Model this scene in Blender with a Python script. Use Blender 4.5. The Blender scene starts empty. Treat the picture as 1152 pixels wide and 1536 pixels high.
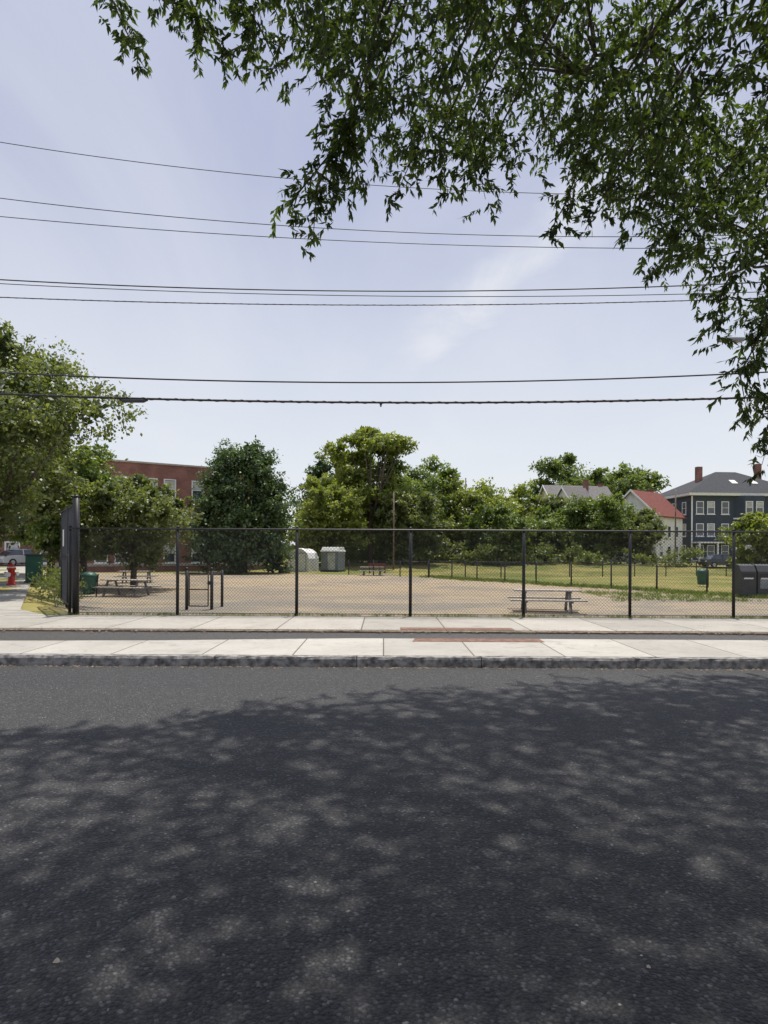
import bpy, bmesh, math, random
import numpy as np
from mathutils import Vector, Matrix, noise
random.seed(7); R=np.random.default_rng(11)
scene=bpy.context.scene
COL=scene.collection

# ---------------------------------------------------------------- materials
def nt(name):
    m=bpy.data.materials.new(name); m.use_nodes=True
    t=m.node_tree; t.nodes.clear()
    o=t.nodes.new('ShaderNodeOutputMaterial')
    return m,t,o
def N(t,k,**kw):
    n=t.nodes.new(k)
    for a,b in kw.items(): setattr(n,a,b)
    return n
def math_(t,op,a,b=None,c=None,clamp=False):
    n=t.nodes.new('ShaderNodeMath'); n.operation=op; n.use_clamp=clamp
    for i,v in enumerate((a,b,c)):
        if v is None: continue
        if isinstance(v,(int,float)): n.inputs[i].default_value=v
        else: t.links.new(v,n.inputs[i])
    return n.outputs[0]
def mixc(t,f,a,b,bl='MIX'):
    n=t.nodes.new('ShaderNodeMix'); n.data_type='RGBA'; n.blend_type=bl
    for s,v in ((n.inputs[0],f),(n.inputs[6],a),(n.inputs[7],b)):
        if isinstance(v,(int,float)): s.default_value=v
        elif isinstance(v,tuple): s.default_value=(*v[:3],1)
        else: t.links.new(v,s)
    return n.outputs[2]
def noi(t,vec,scale,detail=4,rough=.55,dist=0):
    n=N(t,'ShaderNodeTexNoise'); n.inputs['Scale'].default_value=scale; n.inputs['Detail'].default_value=detail
    n.inputs['Roughness'].default_value=rough; n.inputs['Distortion'].default_value=dist
    t.links.new(vec,n.inputs['Vector']); return n.outputs['Fac']
def mr(t,v,a,b,c=0,d=1,smooth=True):
    n=N(t,'ShaderNodeMapRange'); n.interpolation_type='SMOOTHSTEP' if smooth else 'LINEAR'
    t.links.new(v,n.inputs[0])
    for i,q in enumerate((a,b,c,d)): n.inputs[i+1].default_value=q
    return n.outputs[0]
def bump(t,h,dist,strength=1):
    n=N(t,'ShaderNodeBump'); n.inputs['Distance'].default_value=dist; n.inputs['Strength'].default_value=strength
    t.links.new(h,n.inputs['Height']); return n.outputs[0]
def bsdf(t,o,col,rough=.8,nrm=None,metal=0,spec=.5):
    p=N(t,'ShaderNodeBsdfPrincipled')
    if isinstance(col,tuple): p.inputs['Base Color'].default_value=(*col[:3],1)
    else: t.links.new(col,p.inputs['Base Color'])
    if isinstance(rough,(int,float)): p.inputs['Roughness'].default_value=rough
    else: t.links.new(rough,p.inputs['Roughness'])
    p.inputs['Metallic'].default_value=metal
    p.inputs['Specular IOR Level'].default_value=spec
    if nrm is not None: t.links.new(nrm,p.inputs['Normal'])
    t.links.new(p.outputs[0],o.inputs[0]); return p
def obj_co(t): return N(t,'ShaderNodeTexCoord').outputs['Object']

def simple(name,col,rough=.7,sc=6,amt=.25,metal=0,bd=0,spec=.5):
    m,t,o=nt(name); co=obj_co(t)
    f=noi(t,co,sc,5)
    f2=mr(t,f,.3,.7,1-amt,1+amt)
    n=t.nodes.new('ShaderNodeVectorMath'); n.operation='SCALE'
    n.inputs[0].default_value=col; t.links.new(f2,n.inputs['Scale'])
    nr=bump(t,noi(t,co,sc*8,3),bd) if bd else None
    bsdf(t,o,n.outputs[0],rough,nr,metal,spec); return m

def asphalt(name,dark,light,grain=85,speck=.75,thr=.997,bs=.8,chip=(.16,.16,.165)):
    m,t,o=nt(name); co=obj_co(t)
    v=N(t,'ShaderNodeTexVoronoi'); v.inputs['Scale'].default_value=grain; t.links.new(co,v.inputs['Vector'])
    v2=N(t,'ShaderNodeTexVoronoi'); v2.inputs['Scale'].default_value=grain*1.9; t.links.new(co,v2.inputs['Vector'])
    sep=N(t,'ShaderNodeSeparateColor'); t.links.new(v.outputs['Color'],sep.inputs[0])
    sep2=N(t,'ShaderNodeSeparateColor'); t.links.new(v2.outputs['Color'],sep2.inputs[0])
    g=math_(t,'POWER',sep.outputs[0],2.2); g2=math_(t,'POWER',sep2.outputs[0],2.0)
    big=noi(t,co,.5,5,.6); mid=noi(t,co,22,4,.65)
    mp=N(t,'ShaderNodeMapping'); mp.inputs['Scale'].default_value=(.06,1.1,1); t.links.new(co,mp.inputs[0])
    band=noi(t,mp.outputs[0],1,3)
    f=math_(t,'ADD',math_(t,'MULTIPLY',g,.42),math_(t,'MULTIPLY',mid,.22))
    f=math_(t,'ADD',f,math_(t,'MULTIPLY',g2,.26))
    f=math_(t,'ADD',f,math_(t,'MULTIPLY',math_(t,'SUBTRACT',big,.5),.30))
    f=math_(t,'ADD',f,math_(t,'MULTIPLY',math_(t,'SUBTRACT',band,.5),.35),clamp=True)
    c=mixc(t,f,dark,light)
    # exposed stone chips, irregular in density
    ch=math_(t,'MULTIPLY',mr(t,sep.outputs[2],.80,.97),mr(t,mid,.35,.65,.25,1))
    c=mixc(t,math_(t,'MULTIPLY',ch,.8),c,chip)
    # voids between chips
    vd=mr(t,v.outputs['Distance'],.45,.8)
    c=mixc(t,math_(t,'MULTIPLY',vd,.7),c,(.005,.005,.006))
    sp=math_(t,'GREATER_THAN',sep.outputs[1],thr)
    c=mixc(t,math_(t,'MULTIPLY',sp,speck),c,(.25,.24,.23))
    h=math_(t,'ADD',math_(t,'MULTIPLY',v.outputs['Distance'],-1.0),math_(t,'MULTIPLY',sep.outputs[0],.6))
    nr=bump(t,h,.010,bs)
    bsdf(t,o,c,.66,nr,0,.5); return m

def concrete(name,col,joint=1.22,ax=0,off=0.0):
    m,t,o=nt(name); co=obj_co(t)
    s=N(t,'ShaderNodeSeparateXYZ'); t.links.new(co,s.inputs[0])
    q=math_(t,'DIVIDE',math_(t,'ADD',s.outputs[ax],off+500*joint),joint)
    fr=math_(t,'FRACT',q); d=math_(t,'ABSOLUTE',math_(t,'SUBTRACT',fr,.5))
    jl=math_(t,'GREATER_THAN',d,.492)
    wn=N(t,'ShaderNodeTexWhiteNoise'); wn.noise_dimensions='1D'; t.links.new(math_(t,'FLOOR',q),wn.inputs['W'])
    a=noi(t,co,.9,6,.65); b=noi(t,co,14,5,.7); sp=noi(t,co,90,2)
    f=math_(t,'ADD',math_(t,'MULTIPLY',a,.5),math_(t,'MULTIPLY',b,.3))
    f=math_(t,'ADD',f,math_(t,'MULTIPLY',wn.outputs['Value'],.18))
    f=math_(t,'ADD',f,math_(t,'MULTIPLY',sp,.14))
    c=mixc(t,mr(t,f,.3,.85),tuple(x*.68 for x in col),tuple(min(.8,x*1.08) for x in col))
    stain=mr(t,noi(t,co,3.2,6,.7,.6),.52,.72)
    c=mixc(t,math_(t,'MULTIPLY',stain,.5),c,(.18,.155,.12))
    c=mixc(t,jl,c,(.13,.12,.10))
    bsdf(t,o,c,.88,bump(t,b,.004,.6),0,.3); return m

def brick(name):
    m,t,o=nt(name); co=N(t,'ShaderNodeTexCoord').outputs['Object']
    s=N(t,'ShaderNodeSeparateXYZ'); t.links.new(co,s.inputs[0])
    cb=N(t,'ShaderNodeCombineXYZ'); t.links.new(math_(t,'ADD',s.outputs[0],s.outputs[1]),cb.inputs[0]); t.links.new(s.outputs[2],cb.inputs[1])
    b=N(t,'ShaderNodeTexBrick'); t.links.new(cb.outputs[0],b.inputs['Vector'])
    b.inputs['Color1'].default_value=(.29,.11,.08,1); b.inputs['Color2'].default_value=(.21,.08,.06,1); b.inputs['Mortar'].default_value=(.30,.24,.21,1)
    b.inputs['Scale'].default_value=1; b.inputs['Brick Width'].default_value=.22; b.inputs['Row Height'].default_value=.075; b.inputs['Mortar Size'].default_value=.006
    f=mr(t,noi(t,co,.7,6),.3,.7,.75,1.2)
    n=t.nodes.new('ShaderNodeVectorMath'); n.operation='SCALE'; t.links.new(b.outputs[0],n.inputs[0]); t.links.new(f,n.inputs['Scale'])
    bsdf(t,o,n.outputs[0],.9); return m

def siding(name,col,row=.14):
    m,t,o=nt(name); co=obj_co(t)
    s=N(t,'ShaderNodeSeparateXYZ'); t.links.new(co,s.inputs[0])
    fr=math_(t,'FRACT',math_(t,'DIVIDE',math_(t,'ADD',s.outputs[2],50),row))
    ln=mr(t,fr,.0,.18,.7,1)
    f=math_(t,'MULTIPLY',ln,mr(t,noi(t,co,1.2,5),.3,.7,.88,1.1))
    n=t.nodes.new('ShaderNodeVectorMath'); n.operation='SCALE'; n.inputs[0].default_value=col; t.links.new(f,n.inputs['Scale'])
    bsdf(t,o,n.outputs[0],.7); return m

def leafmat(name,dark,light,trans=.35,nsc=.8):
    m,t,o=nt(name)
    a=N(t,'ShaderNodeAttribute'); a.attribute_name='tint'
    co=obj_co(t)
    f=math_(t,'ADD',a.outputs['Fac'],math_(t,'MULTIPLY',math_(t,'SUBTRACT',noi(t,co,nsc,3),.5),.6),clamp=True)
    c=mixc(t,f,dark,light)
    d=N(t,'ShaderNodeBsdfDiffuse'); t.links.new(c,d.inputs[0])
    tr=N(t,'ShaderNodeBsdfTranslucent')
    c2=mixc(t,1.0,c,(1.5,1.5,.6),'MULTIPLY'); t.links.new(c2,tr.inputs[0])
    g=N(t,'ShaderNodeBsdfGlossy'); g.inputs['Roughness'].default_value=.45; g.inputs[0].default_value=(.8,.85,.9,1)
    m1=N(t,'ShaderNodeMixShader'); m1.inputs[0].default_value=trans
    t.links.new(d.outputs[0],m1.inputs[1]); t.links.new(tr.outputs[0],m1.inputs[2])
    m2=N(t,'ShaderNodeMixShader'); m2.inputs[0].default_value=.04
    t.links.new(m1.outputs[0],m2.inputs[1]); t.links.new(g.outputs[0],m2.inputs[2])
    t.links.new(m2.outputs[0],o.inputs[0]); return m

M={}
M['road']=asphalt('road_asphalt',(.009,.0095,.012),(.078,.078,.080),72,.75,.998,1.0)
M['track']=asphalt('track_asphalt',(.03,.028,.026),(.10,.095,.09),70,.5,.997,.8,(.15,.14,.13))
M['conc']=concrete('concrete_front',(.47,.45,.41),1.22)
M['conc2']=concrete('concrete_back',(.43,.405,.36),1.52,0,.4)
M['conc3']=concrete('concrete_side',(.40,.38,.34),1.5,1,.2)
M['granite']=simple('granite',(.24,.23,.22),.85,11,.6,bd=.012)
M['pad']=simple('red_tactile',(.19,.10,.07),.85,12,.35,bd=.004)
M['dirt']=simple('dirt',(.20,.155,.11),.95,5,.4,bd=.01)
M['black']=simple('black_coating',(.015,.015,.017),.45,4,.2)
M['wire']=simple('cable',(.02,.02,.022),.6,3,.2)
M['bark']=simple('bark',(.10,.078,.06),.95,9,.45,bd=.02)
M['wood']=simple('weathered_wood',(.36,.33,.29),.85,7,.3,bd=.004)
M['metal']=simple('galvanised',(.42,.43,.44),.45,5,.15,.6)
M['leg']=simple('painted_steel',(.16,.16,.155),.6,5,.2)
M['polewood']=simple('pole_wood',(.16,.12,.09),.9,5,.35)
M['green']=simple('bin_green',(.012,.09,.065),.5,4,.2)
M['white']=simple('white_paint',(.76,.76,.74),.6,3,.08)
M['grey']=simple('grey_plastic',(.20,.22,.24),.5,3,.15)
M['dgrey']=simple('dark_plastic',(.035,.037,.04),.45,3,.2)
M['red']=simple('red_paint',(.42,.03,.02),.45,4,.2)
M['glass']=simple('window_glass',(.05,.06,.075),.08,2,.3,spec=.9)
M['blind']=simple('window_blind',(.45,.45,.43),.5,1.5,.25)
M['brick']=brick('brick')
M['stone']=simple('stone_trim',(.42,.37,.31),.85,4,.15)
M['navy']=siding('navy_siding',(.045,.06,.085))
M['wsiding']=siding('white_siding',(.72,.71,.67))
M['tsiding']=siding('tan_siding',(.52,.46,.36))
M['shingle']=simple('dark_shingle',(.045,.048,.056),.95,5,.3)
M['gshingle']=simple('grey_shingle',(.18,.17,.165),.95,5,.3)
M['rshingle']=simple('red_shingle',(.17,.05,.04),.95,5,.3)
M['tyre']=simple('tyre',(.02,.02,.02),.9,5,.1)
def carpaint(n,c): return simple(n,c,.25,1,.05,.3,spec=.8)

# ---------------------------------------------------------------- mesh helpers
def mk(name,verts,faces,mat,parent=None,smooth=False):
    me=bpy.data.meshes.new(name); me.from_pydata([tuple(v) for v in verts],[],faces); me.update()
    ob=bpy.data.objects.new(name,me); COL.objects.link(ob)
    mats=mat if isinstance(mat,list) else [mat]
    for q in mats: me.materials.append(q)
    if smooth:
        for p in me.polygons: p.use_smooth=True
    if parent: ob.parent=parent
    return ob
def fixn(ob):
    bm=bmesh.new(); bm.from_mesh(ob.data); bmesh.ops.recalc_face_normals(bm,faces=bm.faces); bm.to_mesh(ob.data); bm.free(); return ob
def empty(name,loc,rz=0):
    e=bpy.data.objects.new(name,None); e.location=loc; e.rotation_euler=(0,0,math.radians(rz)); e.empty_display_size=.2
    COL.objects.link(e); return e
class B:
    """mesh accumulator"""
    def __init__(s): s.v=[]; s.f=[]
    def add(s,v,f):
        k=len(s.v); s.v+= [tuple(q) for q in v]; s.f+=[tuple(i+k for i in g) for g in f]
    def box(s,c,d,rot=None):
        x,y,z=[q/2 for q in d]; P=[Vector((a*x,b*y,e*z)) for a in(-1,1) for b in(-1,1) for e in(-1,1)]
        if rot is not None: P=[rot@p for p in P]
        P=[p+Vector(c) for p in P]
        s.add(P,[(0,1,3,2),(4,6,7,5),(0,4,5,1),(2,3,7,6),(0,2,6,4),(1,5,7,3)]); return s
    def tube(s,pts,rad,n=7,cap=True):
        pts=[Vector(p) for p in pts]; k=len(pts)
        if isinstance(rad,(int,float)): rad=[rad]*k
        V=[];F=[]
        for i,p in enumerate(pts):
            d=(pts[min(i+1,k-1)]-pts[max(i-1,0)]).normalized()
            a=d.cross(Vector((0,0,1)));
            if a.length<.05: a=d.cross(Vector((0,1,0)))
            a.normalize(); b=d.cross(a)
            for j in range(n):
                w=2*math.pi*j/n; V.append(p+(a*math.cos(w)+b*math.sin(w))*rad[i])
        for i in range(k-1):
            for j in range(n):
                F.append((i*n+j,i*n+(j+1)%n,(i+1)*n+(j+1)%n,(i+1)*n+j))
        if cap: F.append(tuple(range(n))[::-1]); F.append(tuple(range((k-1)*n,k*n)))
        s.add(V,F); return s
    def prism(s,pts,z0,z1):
        n=len(pts); V=[(x,y,z0) for x,y in pts]+[(x,y,z1) for x,y in pts]
        s.add(V,[tuple(range(n))[::-1],tuple(range(n,2*n))]+[(i,(i+1)%n,n+(i+1)%n,n+i) for i in range(n)]); return s
    def xprof(s,pts,x0,x1,ins=0):
        n=len(pts); V=[(x0,y,z) for y,z in pts]+[(x1,y,z) for y,z in pts]
        s.add(V,[tuple(range(n))[::-1],tuple(range(n,2*n))]+[(i,(i+1)%n,n+(i+1)%n,n+i) for i in range(n)]); return s
    def ob(s,name,mat,parent=None,smooth=False,bevel=0):
        o=fixn(mk(name,s.v,s.f,mat,parent,smooth))
        if bevel:
            m=o.modifiers.new('bev','BEVEL'); m.width=bevel; m.segments=2; m.limit_method='ANGLE'
        return o

# ---------------------------------------------------------------- ground
def gh(x,y):
    x=np.asarray(x,float); y=np.asarray(y,float)
    def ss(a,b,v): q=np.clip((v-a)/(b-a),0,1); return q*q*(3-2*q)
    drop=.57*np.clip((y-14.9)/6.3,0,1)*ss(-.6,1.6,x+.52*y)
    rise=.65*ss(67,79,y)
    z=.118-drop+rise*ss(-.6,1.6,x+.52*y)
    z=z+np.where(y>18,.03*np.sin(x*.7+1.3)*np.sin(y*.45)*ss(18,24,y),0)
    return np.where(y<14.28,-.035,z)
xs=np.unique(np.concatenate([[-1500,-800,-400,-200,-120,-80],np.arange(-60,70,.8),[80,100,130,200,400,800,1500]]))
ys=np.unique(np.concatenate([[-300,-80,-20,0,8,14.2,14.34,14.6],np.arange(15,60,.7),np.arange(60,130,2),[150,200,300,500,900,1800]]))
X,Y=np.meshgrid(xs,ys); Z=gh(X,Y); nx=len(xs)
V=np.stack([X.ravel(),Y.ravel(),Z.ravel()],1)
F=[(j*nx+i,j*nx+i+1,(j+1)*nx+i+1,(j+1)*nx+i) for j in range(len(ys)-1) for i in range(nx-1)]
m,t,o=nt('park_ground'); co=obj_co(t)
s=N(t,'ShaderNodeSeparateXYZ'); t.links.new(co,s.inputs[0]); gx,gy=s.outputs[0],s.outputs[1]
wob=math_(t,'MULTIPLY',math_(t,'SUBTRACT',noi(t,co,.28,5,.6),.5),5.5)
fine=math_(t,'MULTIPLY',math_(t,'SUBTRACT',noi(t,co,3,4,.7),.5),1.6)
sd=math_(t,'ADD',math_(t,'MULTIPLY',gx,.854),math_(t,'MULTIPLY',gy,.517))
sd=math_(t,'SUBTRACT',sd,.854*14.1+.517*34.5)
sd=math_(t,'ADD',math_(t,'ADD',sd,wob),fine)
g1=mr(t,sd,-.5,.9)
g2=mr(t,math_(t,'ADD',math_(t,'ADD',gy,wob),fine),57,60)
g3=mr(t,math_(t,'ADD',math_(t,'ADD',gx,math_(t,'MULTIPLY',gy,.52)),math_(t,'MULTIPLY',fine,.5)),1.2,.2)
grass=math_(t,'MAXIMUM',math_(t,'MAXIMUM',g1,g2),g3)
pa=noi(t,co,.16,6,.62,.5); pb=noi(t,co,1.6,5,.7); pc=noi(t,co,28,3,.7)
mp=N(t,'ShaderNodeMapping'); mp.inputs['Scale'].default_value=(.10,.35,1); t.links.new(co,mp.inputs[0])
pd=noi(t,mp.outputs[0],1,5,.6)
far=mr(t,math_(t,'ADD',gy,math_(t,'MULTIPLY',wob,1.5)),24,36)
gr=mixc(t,far,(.20,.18,.15),(.34,.26,.165))
gr=mixc(t,math_(t,'MULTIPLY',mr(t,pd,.46,.56),.75),gr,(.37,.29,.19))
gr=mixc(t,math_(t,'MULTIPLY',mr(t,pa,.48,.60),.7),gr,(.185,.17,.15))
gr=mixc(t,math_(t,'MULTIPLY',mr(t,pb,.35,.75),.5),gr,(.15,.13,.10))
v=N(t,'ShaderNodeTexVoronoi'); v.inputs['Scale'].default_value=22; t.links.new(co,v.inputs['Vector'])
sc=N(t,'ShaderNodeSeparateColor'); t.links.new(v.outputs['Color'],sc.inputs[0])
gr=mixc(t,math_(t,'MULTIPLY',sc.outputs[0],.3),gr,(.39,.35,.28))
gr=mixc(t,math_(t,'MULTIPLY',mr(t,noi(t,co,1.1,6,.75),.60,.70),.5),gr,(.10,.12,.045))
gs=mixc(t,mr(t,noi(t,co,.13,5,.6),.40,.60),(.15,.175,.045),(.36,.29,.11))
gs=mixc(t,math_(t,'MULTIPLY',mr(t,pb,.3,.7),.45),gs,(.20,.21,.06))
gs=mixc(t,math_(t,'MULTIPLY',pc,.3),gs,(.08,.10,.025))
c=mixc(t,grass,gr,gs)
bsdf(t,o,c,.95,bump(t,pc,.03,.6),0,.15)
mk('ground',V,F,m,smooth=True)

# road, kerbs, pavements
B().prism([(-90,1.45),(90,1.45),(90,8.78),(-90,8.78)],-.03,0).ob('road',M['road'])
B().prism([(-90,-4),(90,-4),(90,1.28),(-90,1.28)],-.03,.125).ob('near_pavement',M['conc'])
def kerb(name,y0,y1,x0=-60,x1=60,L=1.9):
    b=B(); x=x0; r=random.Random(3)
    while x<x1:
        l=L*r.uniform(.8,1.15); e=[r.uniform(-.012,.012) for _ in range(4)]
        n=14; V=[];F=[]
        for i in range(n+1):
            xx=x+(l-.012)*i/n; j=r.uniform(-.010,.010); h=.128+r.uniform(-.005,.005)
            V+=[(xx,y0+e[0]*.4+j,-.05),(xx,y0+.012+e[1]*.4+j+r.uniform(-.008,.008),h-.03),(xx,y0+.03+j,h),(xx,y1,h),(xx,y1,-.05)]
        for i in range(n):
            for k in range(4): F.append((i*5+k,i*5+5+k,i*5+6+k,i*5+1+k))
        F.append((0,1,2,3,4)); F.append(tuple(n*5+k for k in (4,3,2,1,0)))
        b.add(V,F); x+=l
    return b.ob(name,M['granite'])
kerb('granite_kerb',8.79,8.95)
kerb('granite_kerb',1.27,1.45)
B().prism([(-60,8.955),(60,8.955),(60,10.5),(2.6,10.75),(-.5,10.72),(-3.5,10.35),(-9,10.05),(-60,9.9)],-.03,.13).ob('pavement',M['conc'])
B().prism([(-60,9.7),(60,10.3),(60,11.8),(-60,11.8)],-.03,.095).ob('cycle_track',M['track'])
B().prism([(-60,11.72),(60,11.72),(60,11.9),(-60,11.9)],-.03,.122).ob('track_edging',M['dirt'])
B().prism([(-60,11.905),(60,11.905),(60,14.22),(-60,14.22)],-.03,.13).ob('pavement',M['conc2'])
B().prism([(.45,10.35),(2.5,10.35),(2.5,10.72),(.5,10.7)],.125,.136).ob('tactile_paving',M['pad'])
B().prism([(.3,11.93),(2.35,11.93),(2.35,12.25),(.3,12.25)],.125,.136).ob('tactile_paving',M['pad'])
B().prism([(-30,14.225),(-7.2,14.225),(-8.5,15.6),(-15.6,29.5),(-31,59),(-40,80),(-62,80),(-40,45),(-27,27)],.05,.135).ob('side_pavement',M['conc3'])
mk('side_street',[(-60,14.3,.131),(-27.1,27,.131),(-40.1,45,.131),(-62.1,80,.131),(-110,80,.131),(-90,20,.131)],[(0,1,2,3,4,5)],M['track'])
def scatter_bits(name,n,region,size,mat,flat=.5,seed=1):
    r=random.Random(seed); b=B()
    for _ in range(n):
        x,y,z=region(r); s_=size*r.uniform(.5,1.5); V=[]
        k=5
        for j in range(k):
            w=2*math.pi*j/k+r.uniform(-.3,.3); V.append((x+math.cos(w)*s_*r.uniform(.6,1),y+math.sin(w)*s_*r.uniform(.6,1),z))
        V.append((x,y,z+s_*flat)); b.add(V,[(j,(j+1)%k,k) for j in range(k)])
    return b.ob(name,mat)
scatter_bits('leaf_litter',800,lambda r:(r.uniform(-9,9),8.78-abs(r.gauss(0,.07)),.002),.018,M['dirt'],.4,2)
scatter_bits('fallen_leaves',1400,lambda r:(r.uniform(-9,9),11.8+r.gauss(0,.14),.125),.022,M['dirt'],.4,3)
scatter_bits('pebbles',60,lambda r:(r.uniform(-4,4),r.uniform(2,8.5),.002),.006,M['stone'],.7,4)
scatter_bits('stones',3,lambda r:(r.choice([.98,.27,-1.2]),r.uniform(2.3,2.7),.002),.014,M['stone'],.7,8)

# ---------------------------------------------------------------- foliage
def leaf_mesh(name,c,d,n,L,W,tint,mat,parent=None,base=.45):
    d=d/np.linalg.norm(d,axis=1,keepdims=True); s_=np.cross(d,n); ln=np.linalg.norm(s_,axis=1,keepdims=True); s_=s_/np.maximum(ln,1e-4)
    L=np.asarray(L)[:,None]*np.ones((len(c),1)); W=np.asarray(W)[:,None]*np.ones((len(c),1))
    V=np.stack([c,c+d*L*base+s_*W/2,c+d*L,c+d*L*base-s_*W/2],1).reshape(-1,3)
    k=len(c); me=bpy.data.meshes.new(name)
    me.vertices.add(4*k); me.vertices.foreach_set('co',V.astype(np.float32).ravel())
    me.loops.add(4*k); me.loops.foreach_set('vertex_index',np.arange(4*k,dtype=np.int32))
    me.polygons.add(k); me.polygons.foreach_set('loop_start',np.arange(0,4*k,4,dtype=np.int32))
    me.update(calc_edges=True); me.validate()
    a=me.attributes.new('tint','FLOAT','FACE'); a.data.foreach_set('value',np.asarray(tint,np.float32))
    me.materials.append(mat)
    ob=bpy.data.objects.new(name,me); COL.objects.link(ob)
    if parent: ob.parent=parent
    return ob
def unit(n):
    v=R.normal(size=(n,3)); return v/np.linalg.norm(v,axis=1,keepdims=True)
def crown_pts(lobes,n,clump=30,spread=.17):
    lobes=np.array(lobes); w=(lobes[:,3]*lobes[:,5]); w=w/w.sum()
    nc=max(8,n//clump); li=R.choice(len(lobes),nc,p=w); lb=lobes[li]
    u=unit(nc); u[:,2]=np.where((u[:,2]<0)&(R.random(nc)<.35),-u[:,2],u[:,2])
    rr=(.35+.72*R.random(nc)**.5)[:,None]
    cc=lb[:,:3]+u*lb[:,3:]*rr
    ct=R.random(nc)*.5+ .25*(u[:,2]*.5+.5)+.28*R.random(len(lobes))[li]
    k=clump; c=np.repeat(cc,k,0)+R.normal(size=(nc*k,3))*np.repeat(lb[:,3:].mean(1)*R.uniform(.6,1.3,nc),k)[:,None]*spread*np.array([1,1,.6])
    ou=np.repeat(u,k,0); t_=np.repeat(ct,k)+R.normal(size=nc*k)*.1
    return c,ou,np.clip(t_,0,1)
SEED=[0]
def lobes_for(kind,h,r,zb):
    SEED[0]+=1
    L=[]; rr=random.Random(SEED[0]*13+5)
    H=h-zb
    if kind=='cone':
        for i in range(40):
            f=i/39; z=zb+H*(.05+.87*f); rad=r*math.sqrt(max(.05,1-max(0,(f-.30)/.76)**2.0))*.84*rr.uniform(.82,1.05)
            a=i*2.4+rr.uniform(-.4,.4); s_=r*rr.uniform(.22,.38)*(1-.30*f); L.append((math.cos(a)*rad*.80,math.sin(a)*rad*.80,z,s_,s_,s_*1.1))
        L.append((0,0,zb+H*.45,r*.68,r*.68,H*.40))
    elif kind=='flat':
        for i in range(30):
            a=rr.uniform(0,6.28); q=r*math.sqrt(rr.random())*.9; z=h-r*.10-(q/r)**2*r*.45-rr.uniform(0,.8)
            s_=r*rr.uniform(.15,.28); L.append((math.cos(a)*q,math.sin(a)*q,z,s_,s_,s_*.42))
        for i in range(16):
            a=rr.uniform(0,6.28); q=r*rr.uniform(.2,.8); s_=r*.28; L.append((math.cos(a)*q,math.sin(a)*q,zb+H*rr.uniform(.15,.72),s_,s_,s_*.6))
    else:
        ax=rr.uniform(.85,1.1)
        for i in range(36):
            u=Vector((rr.gauss(0,1),rr.gauss(0,1),rr.gauss(0,1))).normalized(); q=rr.uniform(.5,.98)
            s_=r*rr.uniform(.15,.40)*(1.25-.5*q); L.append((u.x*r*q*ax,u.y*r*q,zb+H*.5+u.z*H*.5*q*.95,s_,s_,s_*.8))
        L.append((0,0,zb+H*.48,r*.62,r*.62,H*.35))
    return L
def tree(name,x,y,h,r,mat,n=5000,ls=.36,kind='round',zb=1.0,trunk=None,spread=.17,clump=30,fill=.16):
    z0=float(gh(x,y)); h=h-z0
    n=int(n*1.25); ls*=.88
    e=empty(name,(x,y,z0))
    lo=lobes_for(kind,h,r,zb)
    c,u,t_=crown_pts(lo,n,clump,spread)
    c[:,2]=np.maximum(c[:,2],.15)
    k=len(c); d=unit(k)+u*.5+np.array([0,0,-.25]); nn=unit(k)*.8+u*.5+np.array([0,-.25,.8])
    sz=ls*R.uniform(.5,1.2,k)
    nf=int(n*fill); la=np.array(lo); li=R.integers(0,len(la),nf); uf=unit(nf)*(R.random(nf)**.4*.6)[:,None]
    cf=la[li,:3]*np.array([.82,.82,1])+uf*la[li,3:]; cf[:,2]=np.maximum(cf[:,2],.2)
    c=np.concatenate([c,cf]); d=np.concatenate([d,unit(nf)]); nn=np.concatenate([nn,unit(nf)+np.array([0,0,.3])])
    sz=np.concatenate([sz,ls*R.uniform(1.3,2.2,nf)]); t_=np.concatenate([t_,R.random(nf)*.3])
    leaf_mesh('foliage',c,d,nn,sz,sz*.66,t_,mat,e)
    tr=trunk or max(.12,r*.05); b=B()
    top=zb+(h-zb)*.7
    b.tube([(0,0,-.1),(tr*.3,0,top*.35),(-tr*.4,tr*.3,top*.7),(0,0,top)],[tr*1.25,tr*.95,tr*.65,tr*.25],9)
    for i,l in enumerate(lo[:14]):
        s0=Vector((0,0,top*(.25+.5*(i%7)/7))); e1=Vector(l[:3]); mid=(s0+e1)/2+Vector((0,0,-.1*r))
        b.tube([s0,mid,e1],[tr*.42,tr*.28,tr*.08],5)
    b.ob('trunk_and_limbs',M['bark'],e,True)
    return e
LM={
 'dark':leafmat('leaf_dark',(.030,.055,.020),(.115,.175,.06),.38),
 'mid':leafmat('leaf_mid',(.06,.095,.022),(.215,.28,.07),.45),
 'yel':leafmat('leaf_yellowgreen',(.10,.14,.025),(.32,.36,.08),.45),
 'olive':leafmat('leaf_olive',(.06,.085,.028),(.215,.25,.085),.45),
 'canopy':leafmat('leaf_canopy',(.022,.040,.014),(.105,.15,.038),.46,1.6),
}
# left street trees
tree('street_tree',-13.0,22,9.0,4.4,LM['olive'],26000,.18,'round',1.7,.22,.15,34)
tree('street_tree',-16.4,27.5,9.2,4.0,LM['olive'],13000,.24,'round',1.6,.2)
tree('street_tree',-12.6,33.5,5.7,3.1,LM['olive'],15000,.21,'round',.8,.14)
tree('street_tree',-15.8,35,6.7,3.2,LM['mid'],12000,.23,'round',.9,.16)
tree('street_tree',-19.0,38,8.6,3.8,LM['mid'],11000,.28,'round',1.0,.2)
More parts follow.
